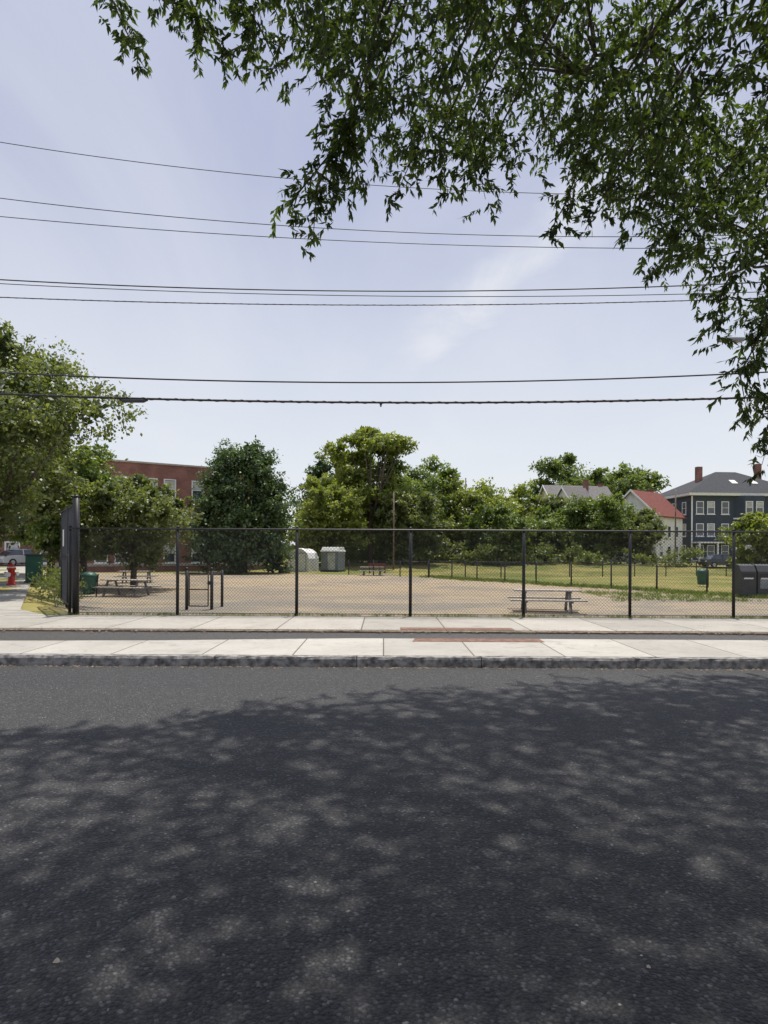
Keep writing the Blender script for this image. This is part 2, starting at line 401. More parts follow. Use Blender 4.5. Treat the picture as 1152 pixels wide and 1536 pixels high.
# park trees
tree('maple_tree',-12.7,60,11.1,5.3,LM['dark'],28000,.34,'cone',.5,.3,.2,30)
tree('ailanthus_tree',-1.6,78,16.2,6.2,LM['yel'],15000,.40,'flat',4.0,.3,.15,24)
tree('spruce_tree',-7.4,90,14.6,4.8,LM['dark'],11000,.46,'cone',1)
tree('park_tree',-6.4,74,10.2,5.0,LM['yel'],14000,.40,'round',.3)
tree('park_tree',-.2,84,14.2,6.2,LM['mid'],14000,.45,'round',.3)
tree('park_tree',3.0,77,9.8,4.5,LM['olive'],12000,.40,'round',.3)
tree('park_tree',6.6,88,14.0,5.8,LM['mid'],12000,.46,'round',.3)
tree('park_tree',11.6,87,11.6,5.9,LM['yel'],13000,.44,'round',.3)
tree('park_tree',13.2,79,7.6,4.1,LM['mid'],10000,.40,'round',.2)
tree('park_tree',18.2,93,11.6,5.2,LM['yel'],9000,.46,'round',.3)
tree('park_tree',20.4,84,7.8,4.5,LM['mid'],9000,.42,'round',.2)
tree('park_tree',27.6,85,9.2,5.4,LM['mid'],12000,.42,'round',.2)
tree('park_tree',32.3,83,6.8,3.8,LM['olive'],8000,.42,'round',.2)
tree('park_tree',23.6,94,9.4,4.8,LM['olive'],8000,.46,'round',.3)
tree('oak_tree',35.0,126,20.6,7.8,LM['mid'],15000,.65,'round',4)
tree('oak_tree',46.0,128,19.4,8.0,LM['mid'],15000,.65,'round',4)
tree('park_tree',33.6,60,5.6,3.0,LM['yel'],8000,.32,'round',.2)
lo=[]
for i in range(150):
    xx=R.uniform(-95,110); yy=R.uniform(118,150); hh=R.uniform(3.5,6.2); lo.append((xx,yy,hh*.75+.3,R.uniform(3,5),3,hh*.85))
for i in range(60):
    xx=R.uniform(-9,34); yy=R.uniform(95,101); hh=R.uniform(2.6,3.9); lo.append((xx,yy,hh*.7,R.uniform(2.4,3.8),2,hh*.9))
c,u,t_=crown_pts(lo,50000,24,.2); c[:,2]=np.maximum(c[:,2],.3); k=len(c); sz=.8*R.uniform(.6,1.2,k)
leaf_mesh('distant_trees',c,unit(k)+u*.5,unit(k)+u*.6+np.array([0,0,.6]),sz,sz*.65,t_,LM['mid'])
lo=[]
for i in range(64):
    xx=R.uniform(-16,36); yy=R.uniform(75,81)
    if -10<xx<-3: yy=R.uniform(77,81)
    q=R.uniform(.6,1.6); lo.append((xx,yy,.5*q+float(gh(xx,yy)),q*1.1,1.2,q))
c,u,t_=crown_pts(lo,17000,24,.2); k=len(c); sz=.36*R.uniform(.6,1.2,k)
leaf_mesh('shrub_border',c,unit(k)+u*.5,unit(k)+u*.6+np.array([0,0,.6]),sz,sz*.65,t_*.8,LM['olive'])
lo=[(-9.0+.35*i,17.8+R.uniform(-.4,2.2),.45,.45,.5,.5) for i in range(-1,2)]+[(-9.6,19.5,.5,.5,.7,.6)]
c,u,t_=crown_pts(lo,2600,20,.2); c[:,2]=np.maximum(c[:,2],.14); k=len(c); sz=.10*R.uniform(.6,1.2,k)
leaf_mesh('bush',c,unit(k)+u*.5+np.array([0,0,.3]),unit(k)+u*.6,sz,sz*.4,t_*.7,LM['olive'])
def tufts(name,n,fx,size,mat):
    c=[]
    for _ in range(n):
        x,y=fx(); z=float(gh(x,y))
        q=R.normal(size=(14,2))*.07; c+=[(x+a,y+b,z) for a,b in q]
    c=np.array(c); k=len(c); d=R.normal(size=(k,3))*.35+np.array([0,0,1]); sz=size*R.uniform(.5,1.3,k)
    leaf_mesh(name,c,d,unit(k),sz,sz*.12,R.random(k),mat,None,.3)
tufts('weeds',300,lambda:(R.uniform(-7,9),14.42+abs(R.normal())*.10),.07,LM['mid'])
def edge():
    f=R.uniform(-.35,1); return (14.1-10.6*f+R.normal()*.5, 34.5+17.5*f+R.normal()*.6)
tufts('grass',900,edge,.20,LM['mid'])
tufts('grass',300,lambda:(R.uniform(9.5,15.5),R.uniform(27,33)),.16,LM['mid'])

# ---------------------------------------------------------------- overhanging street tree
def foliage_floor(x):
    xp=[-3.6,-1.25,-1.2,-.9,-.6,-.1,.5,1.1,1.57,1.8,2.0,2.5,3.3,3.7,4.0,4.5,6,8]
    zp=[7.9,7.9,7.4,7.0,6.35,6.05,5.95,5.85,6.1,6.9,6.4,5.8,5.3,4.8,4.4,3.9,3.5,3.6]
    return np.interp(x,xp,zp)
n=90000
P=np.stack([R.uniform(-4.4,8,n),R.uniform(-3,10.2,n),R.uniform(3,10.5,n)],1)
fl=foliage_floor(P[:,0])+np.maximum(0,P[:,1]-7.6)*.58
ymx=np.interp(P[:,0],[-4.2,-1,1,3,8],[8.0,8.4,9.6,10.2,10.2])
ctr=np.array([3.0,2.5,6.2]); q=(P-ctr)/np.array([7.8,8.2,4.4])
ok=(P[:,2]>fl)&(P[:,1]<ymx)&((q**2).sum(1)<1.0)
ok&=~((P[:,1]<4.2)&(P[:,2]<4.7))
ok&=(P[:,2]<fl+2.9)
P=P[ok]
nv=np.array([noise.noise(Vector(p)*.8) + .6*noise.noise(Vector(p)*2.2+Vector((9,3,1))) for p in P])
thr=np.interp(P[:,0],[-3,-1,1,2,3],[-.10,-.12,-.30,-.24,-.16])
thr=np.where(P[:,1]<5.2,-.5,thr)
P=P[nv>thr]
print('twigs avail',len(P))
P=P[:17500]
strands=[
 [(-3.35,7.7,8.3),(-3.05,7.7,7.6),(-2.8,7.7,7.1)],
 [(-2.9,7.8,8.5),(-2.62,7.8,7.85)],
 [(-2.6,7.7,8.3),(-2.13,7.7,7.6),(-1.8,7.7,7.2)],
 [(-2.35,7.6,8.2),(-2.1,7.6,7.3)],
 [(-1.85,7.7,8.2),(-1.43,7.7,7.5),(-1.2,7.7,7.0)],
 [(-1.5,7.7,8.0),(-1.6,7.7,7.25)],
 [(-.1,7.7,7.0),(-.59,7.7,6.2),(-.80,7.7,5.7),(-.84,7.7,5.10)],
 [(-.5,7.7,6.3),(-1.02,7.7,5.65),(-1.10,7.7,5.35)],
 [(-.5,7.7,6.5),(-.62,7.7,5.65)],
 [(-.43,7.7,6.5),(-.28,7.7,5.60)],
 [(.49,7.7,6.5),(.1,7.7,5.60)],
 [(.95,7.7,6.5),(1.15,7.7,5.60)],
 [(.6,7.7,6.3),(.72,7.7,5.65)],
 [(1.3,7.7,6.4),(1.55,7.7,5.85)],
 [(2.34,7.7,6.35),(2.1,7.7,5.6),(1.88,7.7,5.2)],
 [(2.7,7.7,6.0),(2.3,7.7,5.25)],
 [(3.0,7.7,5.9),(2.85,7.7,5.2)],
 [(3.65,7.7,5.6),(3.1,7.7,4.8)],
 [(4.34,7.7,5.2),(3.9,7.7,4.6),(3.78,7.7,4.0)],
 [(4.42,7.7,4.2),(4.1,7.7,3.6),(4.22,7.7,2.95)],
 [(4.65,7.7,3.7),(4.36,7.7,2.55)],
 [(4.6,7.8,4.9),(4.3,7.8,3.9),(4.45,7.8,3.2)],
]
over=empty('overhanging_tree',(0,0,0))
bb=B(); SP=[]
for s_ in strands:
    pts=[Vector(p) for p in s_]; anc=pts[0]+Vector((.5,-.9,.7))
    bb.tube([anc]+pts,[.016]+[.010]*(len(pts)-1)+[.003],5)
    for a,b_ in zip(pts[:-1],pts[1:]):
        m_=max(3,int((b_-a).length/.04))
        for i in range(m_): SP.append(list(a.lerp(b_,i/m_)+Vector(R.normal(size=3))*.085))
T=np.concatenate([P,np.array(SP)])
nt_=len(T)
td=R.normal(size=(nt_,3))*np.array([1,1,.35])+np.array([-.15,.15,-.55]); td/=np.linalg.norm(td,axis=1,keepdims=True)
TL=R.uniform(.22,.42,nt_); TL[len(P):]*=.7
LV=15
f=np.tile(np.linspace(.1,1,LV),nt_); c=np.repeat(T,LV,0)+np.repeat(td*TL[:,None],LV,0)*f[:,None]
k=len(c); sd_=unit(k)*.8; d=np.repeat(td,LV,0)*.7+sd_+np.array([0,0,-.45])
nn=unit(k)*.7+np.array([0,0,1.0])
sz=R.uniform(.07,.118,k); tint=np.clip(np.repeat(R.random(nt_)*.7+.1,LV)+R.normal(size=k)*.15,0,1)
leaf_mesh('foliage',c,d,nn,sz,sz*.38,tint,LM['canopy'],over,.38)
leaf_mesh('twigs',T,td,unit(nt_),TL,TL*0+.007,R.random(nt_),M['bark'],over)
tk=Vector((4.6,.1,.1))
bb.tube([tk,tk+Vector((-.05,.05,1.4)),tk+Vector((.05,.1,2.8)),tk+Vector((.0,.2,3.9))],[.34,.27,.25,.24],12)
fk=tk+Vector((0,.2,3.8))
limbs=[[(4.2,2.2,5.6),(2.9,4.6,7.4),(1.2,6.6,8.2),(-1.5,7.6,8.6),(-2.9,7.8,8.5)],
       [(4.9,2.2,5.7),(4.7,3.6,6.5),(4.3,5.2,6.9),(3.5,7.0,7.5),(2.4,8.2,7.4)],
       [(5.6,2.4,5.6),(6.0,5.0,6.2),(5.4,7.2,5.9),(4.6,7.8,4.9)],
       [(3.4,1.0,6.0),(1.2,2.6,7.4),(-1.2,4.0,8.2),(-3,5.2,8.3)],
       [(5.0,.8,6.4),(4.4,2.6,8.4),(3.4,4.0,9.6)],
       [(3.6,-.6,5.6),(1.5,-1.2,7.2),(-.5,-1.4,8)],[(6,-.4,6),(7.2,.6,7.4)]]
LP=[]
for l in limbs:
    pts=[fk]+[Vector(p) for p in l]
    fine_=[]
    for a,b_ in zip(pts[:-1],pts[1:]):
        for i in range(4): fine_.append(a.lerp(b_,i/4)+(Vector(R.normal(size=3))*.07 if (i or fine_) else Vector((0,0,0))))
    fine_.append(pts[-1]); rad=[.15*(1-.88*(i/(len(fine_)-1))**.8) for i in range(len(fine_))]
    bb.tube(fine_,rad,8); LP+=fine_[3:]
anch=P[R.choice(len(P),420,replace=False)]
for a in anch:
    a=Vector(a); q=min(LP,key=lambda w:(w-a).length)
    if (q-a).length<2.2:
        pts=[q.lerp(a,f_)+Vector(R.normal(size=3))*.07*(1 if 0<f_<1 else 0)+Vector((0,0,.16*math.sin(f_*3.14))) for f_ in (0,.25,.5,.75,1)]
        bb.tube(pts,[.022,.016,.012,.008,.004],5)
bb.ob('trunk_and_limbs',M['bark'],over,True)

# ---------------------------------------------------------------- fences
def chain(name,segs,h,pitch,r,spacing=2.46,post=.035,rail=True,posts_at=None,h2=None):
    e=empty(name,(0,0,0)); w=B(); p=B()
    for (x0,y0,x1,y1) in segs:
        a=Vector((x0,y0,0)); b_=Vector((x1,y1,0)); L=(b_-a).length; dr=(b_-a)/L
        nr=Vector((-dr.y,dr.x,0))
        def pt(u,v): q=a+dr*u; return Vector((q.x,q.y,float(gh(q.x,max(q.y,14.4)))+v))
        k=int((L+h)/pitch)+1
        for i in range(k):
            for sgn in (1,-1):
                u0=-h+i*pitch if sgn==1 else i*pitch
                if sgn==1: v0=max(0,-u0); v1=min(h,L-u0)
                else: v0=max(0,u0-L); v1=min(h,u0)
                if v1-v0<.01: continue
                A=pt(u0+sgn*v0,v0+.03); C=pt(u0+sgn*v1,v1+.03)
                off=nr*(r*.9*sgn); A+=off; C+=off
                dd=(C-A).normalized(); s1=nr*r; s2=dd.cross(nr)*r
                w.add([A+s1,A+s2,A-s1,A-s2,C+s1,C+s2,C-s1,C-s2],[(0,1,5,4),(1,2,6,5),(2,3,7,6),(3,0,4,7)])
        ps=posts_at if posts_at is not None else [i*L/max(1,round(L/spacing)) for i in range(max(1,round(L/spacing))+1)]
        for u in ps:
            q=pt(u,0)+nr*.045; p.tube([q-Vector((0,0,.1)),q+Vector((0,0,h+.06))],post,8)
            p.tube([q+Vector((0,0,h+.06)),q+Vector((0,0,h+.10))],[post*1.25,post*.4],8)
        m_=max(1,int(L/3))
        line=[pt(L*i/m_,h+.03) for i in range(m_+1)]
        p.tube(line,.021 if rail else .012,6)
        p.tube([pt(L*i/m_,.05) for i in range(m_+1)],.006,4)
    mk('chain_link_mesh',w.v,w.f,M['black'],e); p.ob('posts_and_rails',M['black'],e,True)
    return e
chain('chain_link_fence',[(-6.85,14.5,12,14.5)],1.85,.072,.0023,posts_at=[0,2.35,4.95,7.43,9.9,12.22,14.48,16.9,18.85])
chain('chain_link_fence',[(-8.6,18.3,-16.2,33.4)],1.7,.09,.0022)
chain('inner_fence',[(3.5,52,14.1,34.5),(14.1,34.5,19.5,29.5),(19.5,29.5,30,27)],1.28,.11,.003,2.9,.045)
chain('inner_fence',[(3.5,52,-3.0,57.5),(3.5,52,36,60)],1.2,.14,.004,3,.045)
def gate(x0,y0,x1,y1,h):
    a=Vector((x0,y0,.13)); b_=Vector((x1,y1,.13)); L=(b_-a).length
    e=empty('tall_gate',tuple(a)); e.rotation_euler[2]=math.atan2(b_.y-a.y,b_.x-a.x)
    p=B(); p.tube([(0,0,0),(0,0,h)],.07,10); p.tube([(0,0,h),(0,0,h+.05)],[.08,.03],10)
    for u in (.14,L*.52,L): p.tube([(u,0,.06),(u,0,h-.12)],.03,8)
    for v in (.1,h*.5,h-.14): p.tube([(.14,0,v),(L,0,v)],.026,6)
    for v in (.4,h*.5,h-.5): p.box((.07,0,v),(.2,.05,.06))
    w=B(); H=h-.24; LL=L-.14
    for i in range(int((LL+H)/.07)+1):
        for sg in (1,-1):
            u0=-H+i*.07 if sg==1 else i*.07
            v0,v1=(max(0,-u0),min(H,LL-u0)) if sg==1 else (max(0,u0-LL),min(H,u0))
            if v1-v0>.01: w.tube([(.14+u0+sg*v0,sg*.003,.1+v0),(.14+u0+sg*v1,sg*.003,.1+v1)],.0024,4,False)
    w.ob('mesh',M['black'],e); p.ob('frame',M['black'],e,True)
    s_=B(); s_.box((L*.3,.04,1.25),(.45,.006,.3)); s_.box((L*.75,.04,1.7),(.3,.006,.42)); s_.ob('notice_board',M['white'],e)
gate(-6.72,14.55,-8.5,17.6,2.55)
e=empty('entry_gate',(-6.2,22.4,float(gh(-6.2,22.4)))); p=B()
for x in (-.42,.42):
    p.tube([(x,0,-.1),(x,0,1.35)],.055,10); p.tube([(x,0,1.35),(x,0,1.42)],[.07,.02],10)
p.tube([(-.34,0,.12),(-.34,0,1.22)],.022,6); p.tube([(.30,0,.12),(.30,0,1.22)],.022,6)
for z in (.12,.68,1.22): p.tube([(-.34,0,z),(.30,0,z)],.022,6)
p.box((.34,-.04,.9),(.10,.05,.12)); p.tube([(.42,0,1.2),(.50,1.1,1.2)],.03,6); p.tube([(.5,1.1,-.1),(.5,1.1,1.3)],.05,8)
p.ob('frame',M['black'],e,True)
w=B()
for i in range(26):
    w.tube([(-.34+i*.025,0,.12),(-.34+i*.025,0,1.22)],.002,4,False)
w.ob('mesh',M['black'],e)

# ---------------------------------------------------------------- picnic tables, bins, toilets
def picnic(x,y,rz,L=2.2,mat='wood'):
    e=empty('picnic_table',(x,y,float(gh(x,y))),rz)
    b=B()
    for i in range(5): b.box((0,-.30+.15*i,.70),(L,.14,.045))
    b.ob('table_top',M[mat],e,bevel=.006)
    b=B()
    for s_ in (-1,1):
        for k in (0,1): b.box((0,s_*(.62+.145*k),.40),(L+.3,.135,.045))
    b.ob('seats',M[mat],e,bevel=.006)
    b=B()
    for xx in (-L*.34,L*.34):
        for s_ in (-1,1):
            a=Vector((xx,s_*.60,0)); c_=Vector((xx,s_*.25,.68)); m_=(a+c_)/2; d=(c_-a); rot=d.to_track_quat('Z','X').to_matrix()
            b.box(m_,(.05,.09,d.length),rot)
        b.box((xx+.045,0,.355),(.04,1.5,.07)); b.box((xx+.045,0,.65),(.04,.72,.06))
    b.ob('legs',M['leg'],e)
    return e
picnic(5.45,22.4,-7,2.15)
picnic(-11.2,29.0,-12,2.1)
picnic(-15.2,41,10,2.1)
picnic(-1.0,56,6,2.0)
def bin_(x,y,tilt=0):
    e=empty('litter_bin',(x,y,float(gh(x,y)))); e.rotation_euler=(0,math.radians(tilt),0)
    b=B(); b.tube([(0,0,.12),(0,0,.16),(0,0,.85),(0,0,.88)],[.24,.27,.32,.335],20); b.ob('barrel',M['green'],e,True)
    b=B(); b.tube([(0,0,.885),(0,0,.93),(0,0,1.02),(0,0,1.07)],[.345,.34,.24,.08],20); b.ob('lid',M['green'],e,True)
    b=B(); b.tube([(.36,0,-.05),(.36,0,1.0)],.03,8); b.box((.33,0,.7),(.06,.1,.05)); b.box((.33,0,.3),(.06,.1,.05)); b.ob('mounting_post',M['black'],e)
bin_(-12.7,28.6,5); bin_(19.2,40.2,0)
e=empty('solar_compactor_bin',(16.75,30.2,float(gh(16.75,30.2))),-6)
for i,dx in enumerate((-.36,.36)):
    b=B(); b.xprof([(-.36,.08),(.36,.08),(.36,1.38),(.20,1.5),(-.14,1.44),(-.36,1.16)],dx-.33,dx+.33); b.ob('cabinet_%d'%i,M['dgrey'],e,bevel=.02)
    b=B(); b.box((dx,-.372,1.0),(.5,.02,.14)); b.ob('chute_handle_%d'%i,M['black'],e)
    b=B(); b.box((dx,-.366,.62),(.46,.008,.42)); b.ob('poster_%d'%i,M['grey' if i else 'dgrey'],e)
    b=B(); b.box((dx,-.366,.86),(.4,.01,.06)); b.ob('label_%d'%i,M['white'],e)
    b=B(); b.box((dx,0,.04),(.6,.66,.08)); b.ob('base_%d'%i,M['black'],e)
e=empty('portable_toilet',(-5.0,65.5,float(gh(-5,65.5))),-22)
b=B(); b.box((0,0,1.02),(1.9,1.5,1.80)); b.ob('body',M['grey'],e,bevel=.05)
b=B()
for s_ in (-1,1):
    for k in range(5): b.box((-.72+.36*k,s_*.757,1.02),(.06,.03,1.7))
for k in range(4): b.box((-.957,-.55+.36*k,1.02),(.03,.06,1.7))
b.ob('ribs',M['grey'],e)
b=B(); b.box((.2,-.765,1.0),(.8,.03,1.65)); b.ob('door',M['blind'],e)
b=B(); b.prism([(-1.02,-.82),(1.02,-.82),(1.02,.82),(-1.02,.82)],1.92,2.06); 
b.xprof([(-.77,2.06),(.77,2.06),(.55,2.40),(-.55,2.40)],-.94,.94); b.ob('roof',M['white'],e,bevel=.03)
b=B(); b.tube([(.7,.5,2.2),(.7,.5,2.6)],.05,8); b.ob('vent_pipe',M['dgrey'],e)
b=B(); b.box((0,0,.06),(2,1.6,.12)); b.ob('skid',M['dgrey'],e)
e=empty('storage_shed',(-8.1,67,float(gh(-8.1,67))),-18)
pr=[(-1.15,0),(1.15,0),(1.15,1.3),(.95,1.85),(.5,2.2),(0,2.32),(-.5,2.2),(-.95,1.85),(-1.15,1.3)]
b=B(); b.add([(x,-1.2,z) for x,z in pr]+[(x,1.2,z) for x,z in pr],[tuple(range(9)),tuple(range(9,18))[::-1]]+[(i,(i+1)%9,9+(i+1)%9,9+i) for i in range(9)]); b.ob('shell',M['white'],e)
b=B()
for x in (-.42,.42): b.box((x,-1.22,.95),(.8,.04,1.7))
b.ob('doors',M['white'],e,bevel=.01)
b=B(); 
for x in (-.84,0,.84): b.box((x,-1.235,.95),(.035,.04,1.75))
b.box((0,-1.235,1.84),(1.7,.04,.05)); b.ob('door_trim',M['grey'],e)
e=empty('park_bench',(-.6,61,float(gh(-.6,61))),10); b=B()
for i in range(3): b.box((0,-.2+.14*i,.45),(1.6,.12,.04))
for i in range(3): b.box((0,.22,.58+.14*i),(1.6,.04,.12))
b.ob('slats',M['rshingle'],e); b=B()
for x in (-.7,.7): b.box((x,-.18,.22),(.06,.06,.43)); b.box((x,.26,.46),(.06,.04,.92)); b.box((x,0,.41),(.06,.5,.04))
b.ob('frame',M['black'],e)

e=empty('fire_hydrant',(-14.75,26.4,.135)); b=B()
b.tube([(0,0,0),(0,0,.05),(0,0,.06),(0,0,.6),(0,0,.62),(0,0,.66),(0,0,.78),(0,0,.84)],[.19,.19,.13,.125,.17,.17,.12,.04],16)
b.tube([(-.24,0,.45),(.24,0,.45)],.06,10); b.tube([(0,-.24,.42),(0,0,.42)],.085,10); b.tube([(0,0,.83),(0,0,.9)],.035,6)
b.ob('barrel',M['red'],e,True)
b=B(); b.tube([(-.27,0,.45),(-.22,0,.45)],.075,8); b.tube([(.22,0,.45),(.27,0,.45)],.075,8); b.tube([(0,-.27,.42),(0,-.22,.42)],.1,8); b.tube([(0,0,.66),(0,0,.72)],[.165,.15],14); b.ob('caps',M['white'],e)
e=empty('utility_cabinet',(-15.0,28.6,.135),20)
b=B(); b.box((0,0,.6),(.62,.5,1.1)); b.ob('cabinet',M['green'],e,bevel=.02)
b=B(); b.box((0,0,1.18),(.70,.58,.06)); b.box((0,0,.03),(.7,.58,.06)); b.ob('cap_and_plinth',M['dgrey'],e)
b=B(); b.box((0,-.256,.62),(.5,.012,.9)); b.box((.2,-.27,.65),(.03,.03,.12)); b.ob('door',M['green'],e)

# ---------------------------------------------------------------- cars
def car(x,y,rz,col,z=None):
    z=float(gh(x,y)) if z is None else z
    e=empty('parked_car',(x,y,z),rz); cp=carpaint('car_paint',col)
    def loft(prof,w0,w1,name,mat):
        zs=[p[1] for p in prof]; z0,z1=min(zs),max(zs); n=len(prof)
        def hw(zz): return w0+(w1-w0)*(zz-z0)/(z1-z0)
        V=[(px,-hw(pz),pz) for px,pz in prof]+[(px,hw(pz),pz) for px,pz in prof]
        b=B(); b.add(V,[tuple(range(n)),tuple(range(n,2*n))[::-1]]+[(i,(i+1)%n,n+(i+1)%n,n+i) for i in range(n)]); return b.ob(name,mat,e,bevel=.03)
    loft([(-2.2,.3),(-2.25,.6),(-2.15,.88),(-1.2,.95),(1.0,.95),(1.9,.82),(2.2,.66),(2.22,.3)],.88,.84,'body',cp)
    loft([(-1.75,.93),(-1.25,1.36),(-.9,1.45),(.2,1.45),(.45,1.38),(1.15,.93)],.80,.62,'cabin_glass',M['glass'])
    loft([(-1.2,1.405),(-.9,1.475),(.2,1.475),(.45,1.40)],.655,.60,'roof',cp)
    b=B()
    for s_ in (-1,1): b.box((-.35,s_*.725,1.18),(.09,.06,.5),Matrix.Rotation(s_*.33,3,'X'))
    b.ob('pillars',cp,e)
    b=B(); h_=B()
    for xx in (-1.38,1.38):
        for s_ in (-1,1): b.tube([(xx,s_*.70,.33),(xx,s_*.90,.33)],.33,18); h_.tube([(xx,s_*.895,.33),(xx,s_*.915,.33)],.2,12)
    b.ob('tyres',M['tyre'],e); h_.ob('hubcaps',M['metal'],e)
    b=B()
    for s_ in (-1,1): b.box((2.2,s_*.62,.66),(.06,.34,.12)); b.box((-2.22,s_*.66,.72),(.06,.28,.14))
    b.ob('lamps',M['white'],e)
car(37.5,74,4,(.03,.035,.045)); car(43.2,75,3,(.25,.26,.27)); car(48.5,75.5,2,(.30,.30,.30))
car(-31.5,58,62,(.55,.56,.57),.135); car(-37,68,62,(.05,.05,.06),.135)

# ---------------------------------------------------------------- buildings
def add_windows(e,lst,face,name='windows',trim='white',blind=.3,seed=0,sill=True,sash=True):
    rr=random.Random(seed); g=B(); f=B(); bl=B()
    for (u,z,pl,w,h) in lst:
        def bx(b,du,dz,n,su,sz_,sn):
            if face=='front': b.box((u+du,pl-n,z+dz),(su,sn,sz_))
            elif face=='left': b.box((pl-n,u+du,z+dz),(sn,su,sz_))
            else: b.box((pl+n,u+du,z+dz),(sn,su,sz_))
        bx(g,0,0,.015,w,h,.03)
        fr=.11
        for s_ in (-1,1): bx(f,s_*(w/2+fr/2),0,.04,fr,h+2*fr,.08)
        bx(f,0,h/2+fr/2,.042,w,fr,.084); bx(f,0,-h/2-fr/2,.042,w,fr,.084)
        if sash: bx(f,0,0,.04,w,.06,.05)
        if sill: bx(f,0,-h/2-fr-.05,.08,w+.4,.10,.16)
        if rr.random()<blind: bx(bl,0,h*.25-.01,.034,w-.02,h*.45,.012)
    g.ob(name+'_glass',M['glass'],e); f.ob(name+'_frames',M[trim],e)
    if bl.v: bl.ob(name+'_blinds',M['blind'],e)

e=empty('brick_apartment_block',(-38,53.5,0),33)
Lb,Db,Hb=30.5,12,9.8
b=B(); b.prism([(0,0),(Lb,0),(Lb,Db),(0,Db)],-.5,Hb); b.ob('walls',M['brick'],e)
b=B()
b.prism([(-.12,-.12),(Lb+.12,-.12),(Lb+.12,.22),(-.12,.22)],Hb,Hb+.16); b.prism([(-.12,Db-.22),(Lb+.12,Db-.22),(Lb+.12,Db+.12),(-.12,Db+.12)],Hb,Hb+.16)
b.prism([(Lb-.22,.22),(Lb+.12,.22),(Lb+.12,Db-.22),(Lb-.22,Db-.22)],Hb,Hb+.16); b.prism([(-.12,.22),(.22,.22),(.22,Db-.22),(-.12,Db-.22)],Hb,Hb+.16)
b.ob('parapet_coping',M['stone'],e)
wl=[]
xw=.95
while xw<Lb-1:
    for z in (1.3,4.4,7.5):
        wl.append((xw,z,0,.95,1.7))
        if xw+1.75<Lb-.8: wl.append((xw+1.75,z,0,.95,1.7))
    xw+=4.45
add_windows(e,wl,'front',blind=.9,seed=3)
b=B(); b.box((Lb/2,-.03,.2),(Lb,.06,.3)); b.ob('base_course',M['stone'],e)

e=empty('navy_house',(45.6,99,.15),4)
W,D,H=17.5,12,10
b=B(); b.prism([(0,0),(W,0),(W,D),(0,D)],-.3,H); b.ob('walls',M['navy'],e)
b=B(); ov=.7; b.prism([(-ov,-ov),(W+ov,-ov),(W+ov,D+ov),(-ov,D+ov)],H,H+.42); b.ob('eaves_cornice',M['white'],e)
b=B(); z0,z1=H+.42,H+4.3; o2=ov+.1
b.add([(-o2,-o2,z0),(W+o2,-o2,z0),(W+o2,D+o2,z0),(-o2,D+o2,z0),(7.2,D/2,z1),(W-7,D/2,z1)],[(0,1,5,4),(1,2,5),(2,3,4,5),(3,0,4),(0,3,2,1)]); b.ob('hip_roof',M['shingle'],e)
wl=[]
for z in (1.7,4.9,8.2):
    for x in (1.3,3.0,5.2,12.8,15.6): wl.append((x,z,0,.95,1.7))
add_windows(e,wl,'front',blind=.4,seed=5)
add_windows(e,[(y_,z,0,.95,1.7) for z in (1.7,4.9,8.2) for y_ in (2,5,8.5)],'left','side_windows',blind=.3,seed=6)
b=B(); b.prism([(6.6,-.001),(7.5,-1.1),(10.6,-1.1),(11.5,-.001)],.2,H-.02); b.ob('bay',M['navy'],e)
add_windows(e,[(x,z,-1.1,.9,1.7) for z in (1.7,4.9,8.2) for x in (8.25,9.85)],'front','bay_windows',blind=.3,seed=8)
b=B()
for z in (3.25,6.5): b.prism([(6.5,-.0),(7.42,-1.2),(10.68,-1.2),(11.6,-.0)],z,z+.22)
for x in (.08,W-.08): b.box((x,-.03,H/2),(.2,.06,H-.1))
b.ob('white_trim',M['white'],e)
b=B(); b.box((3.9,5,z0+2.9),(.8,.8,3.2)); b.box((14.5,6.5,z0+3.6),(.8,.8,3.4)); b.ob('chimneys',M['brick'],e)
b=B(); rt=Matrix.Rotation(math.atan2(z1-z0,D/2+o2),3,'X')
for x in (8.0,11.2): b.box((x,D/2*.42,z0+(D/2*.42+o2)*(z1-z0)/(D/2+o2)+.06),(.9,1.2,.1),rt)
b.ob('skylights',M['white'],e)
b=B(); b.prism([(0,-2.2),(5.8,-2.2),(5.8,0),(0,0)],2.9,3.1)
for x in (.15,2.9,5.65): b.box((x,-2.05,1.4),(.2,.2,2.98))
b.box((2.9,-1.1,.2),(5.8,2.2,.4)); b.ob('porch',M['white'],e)

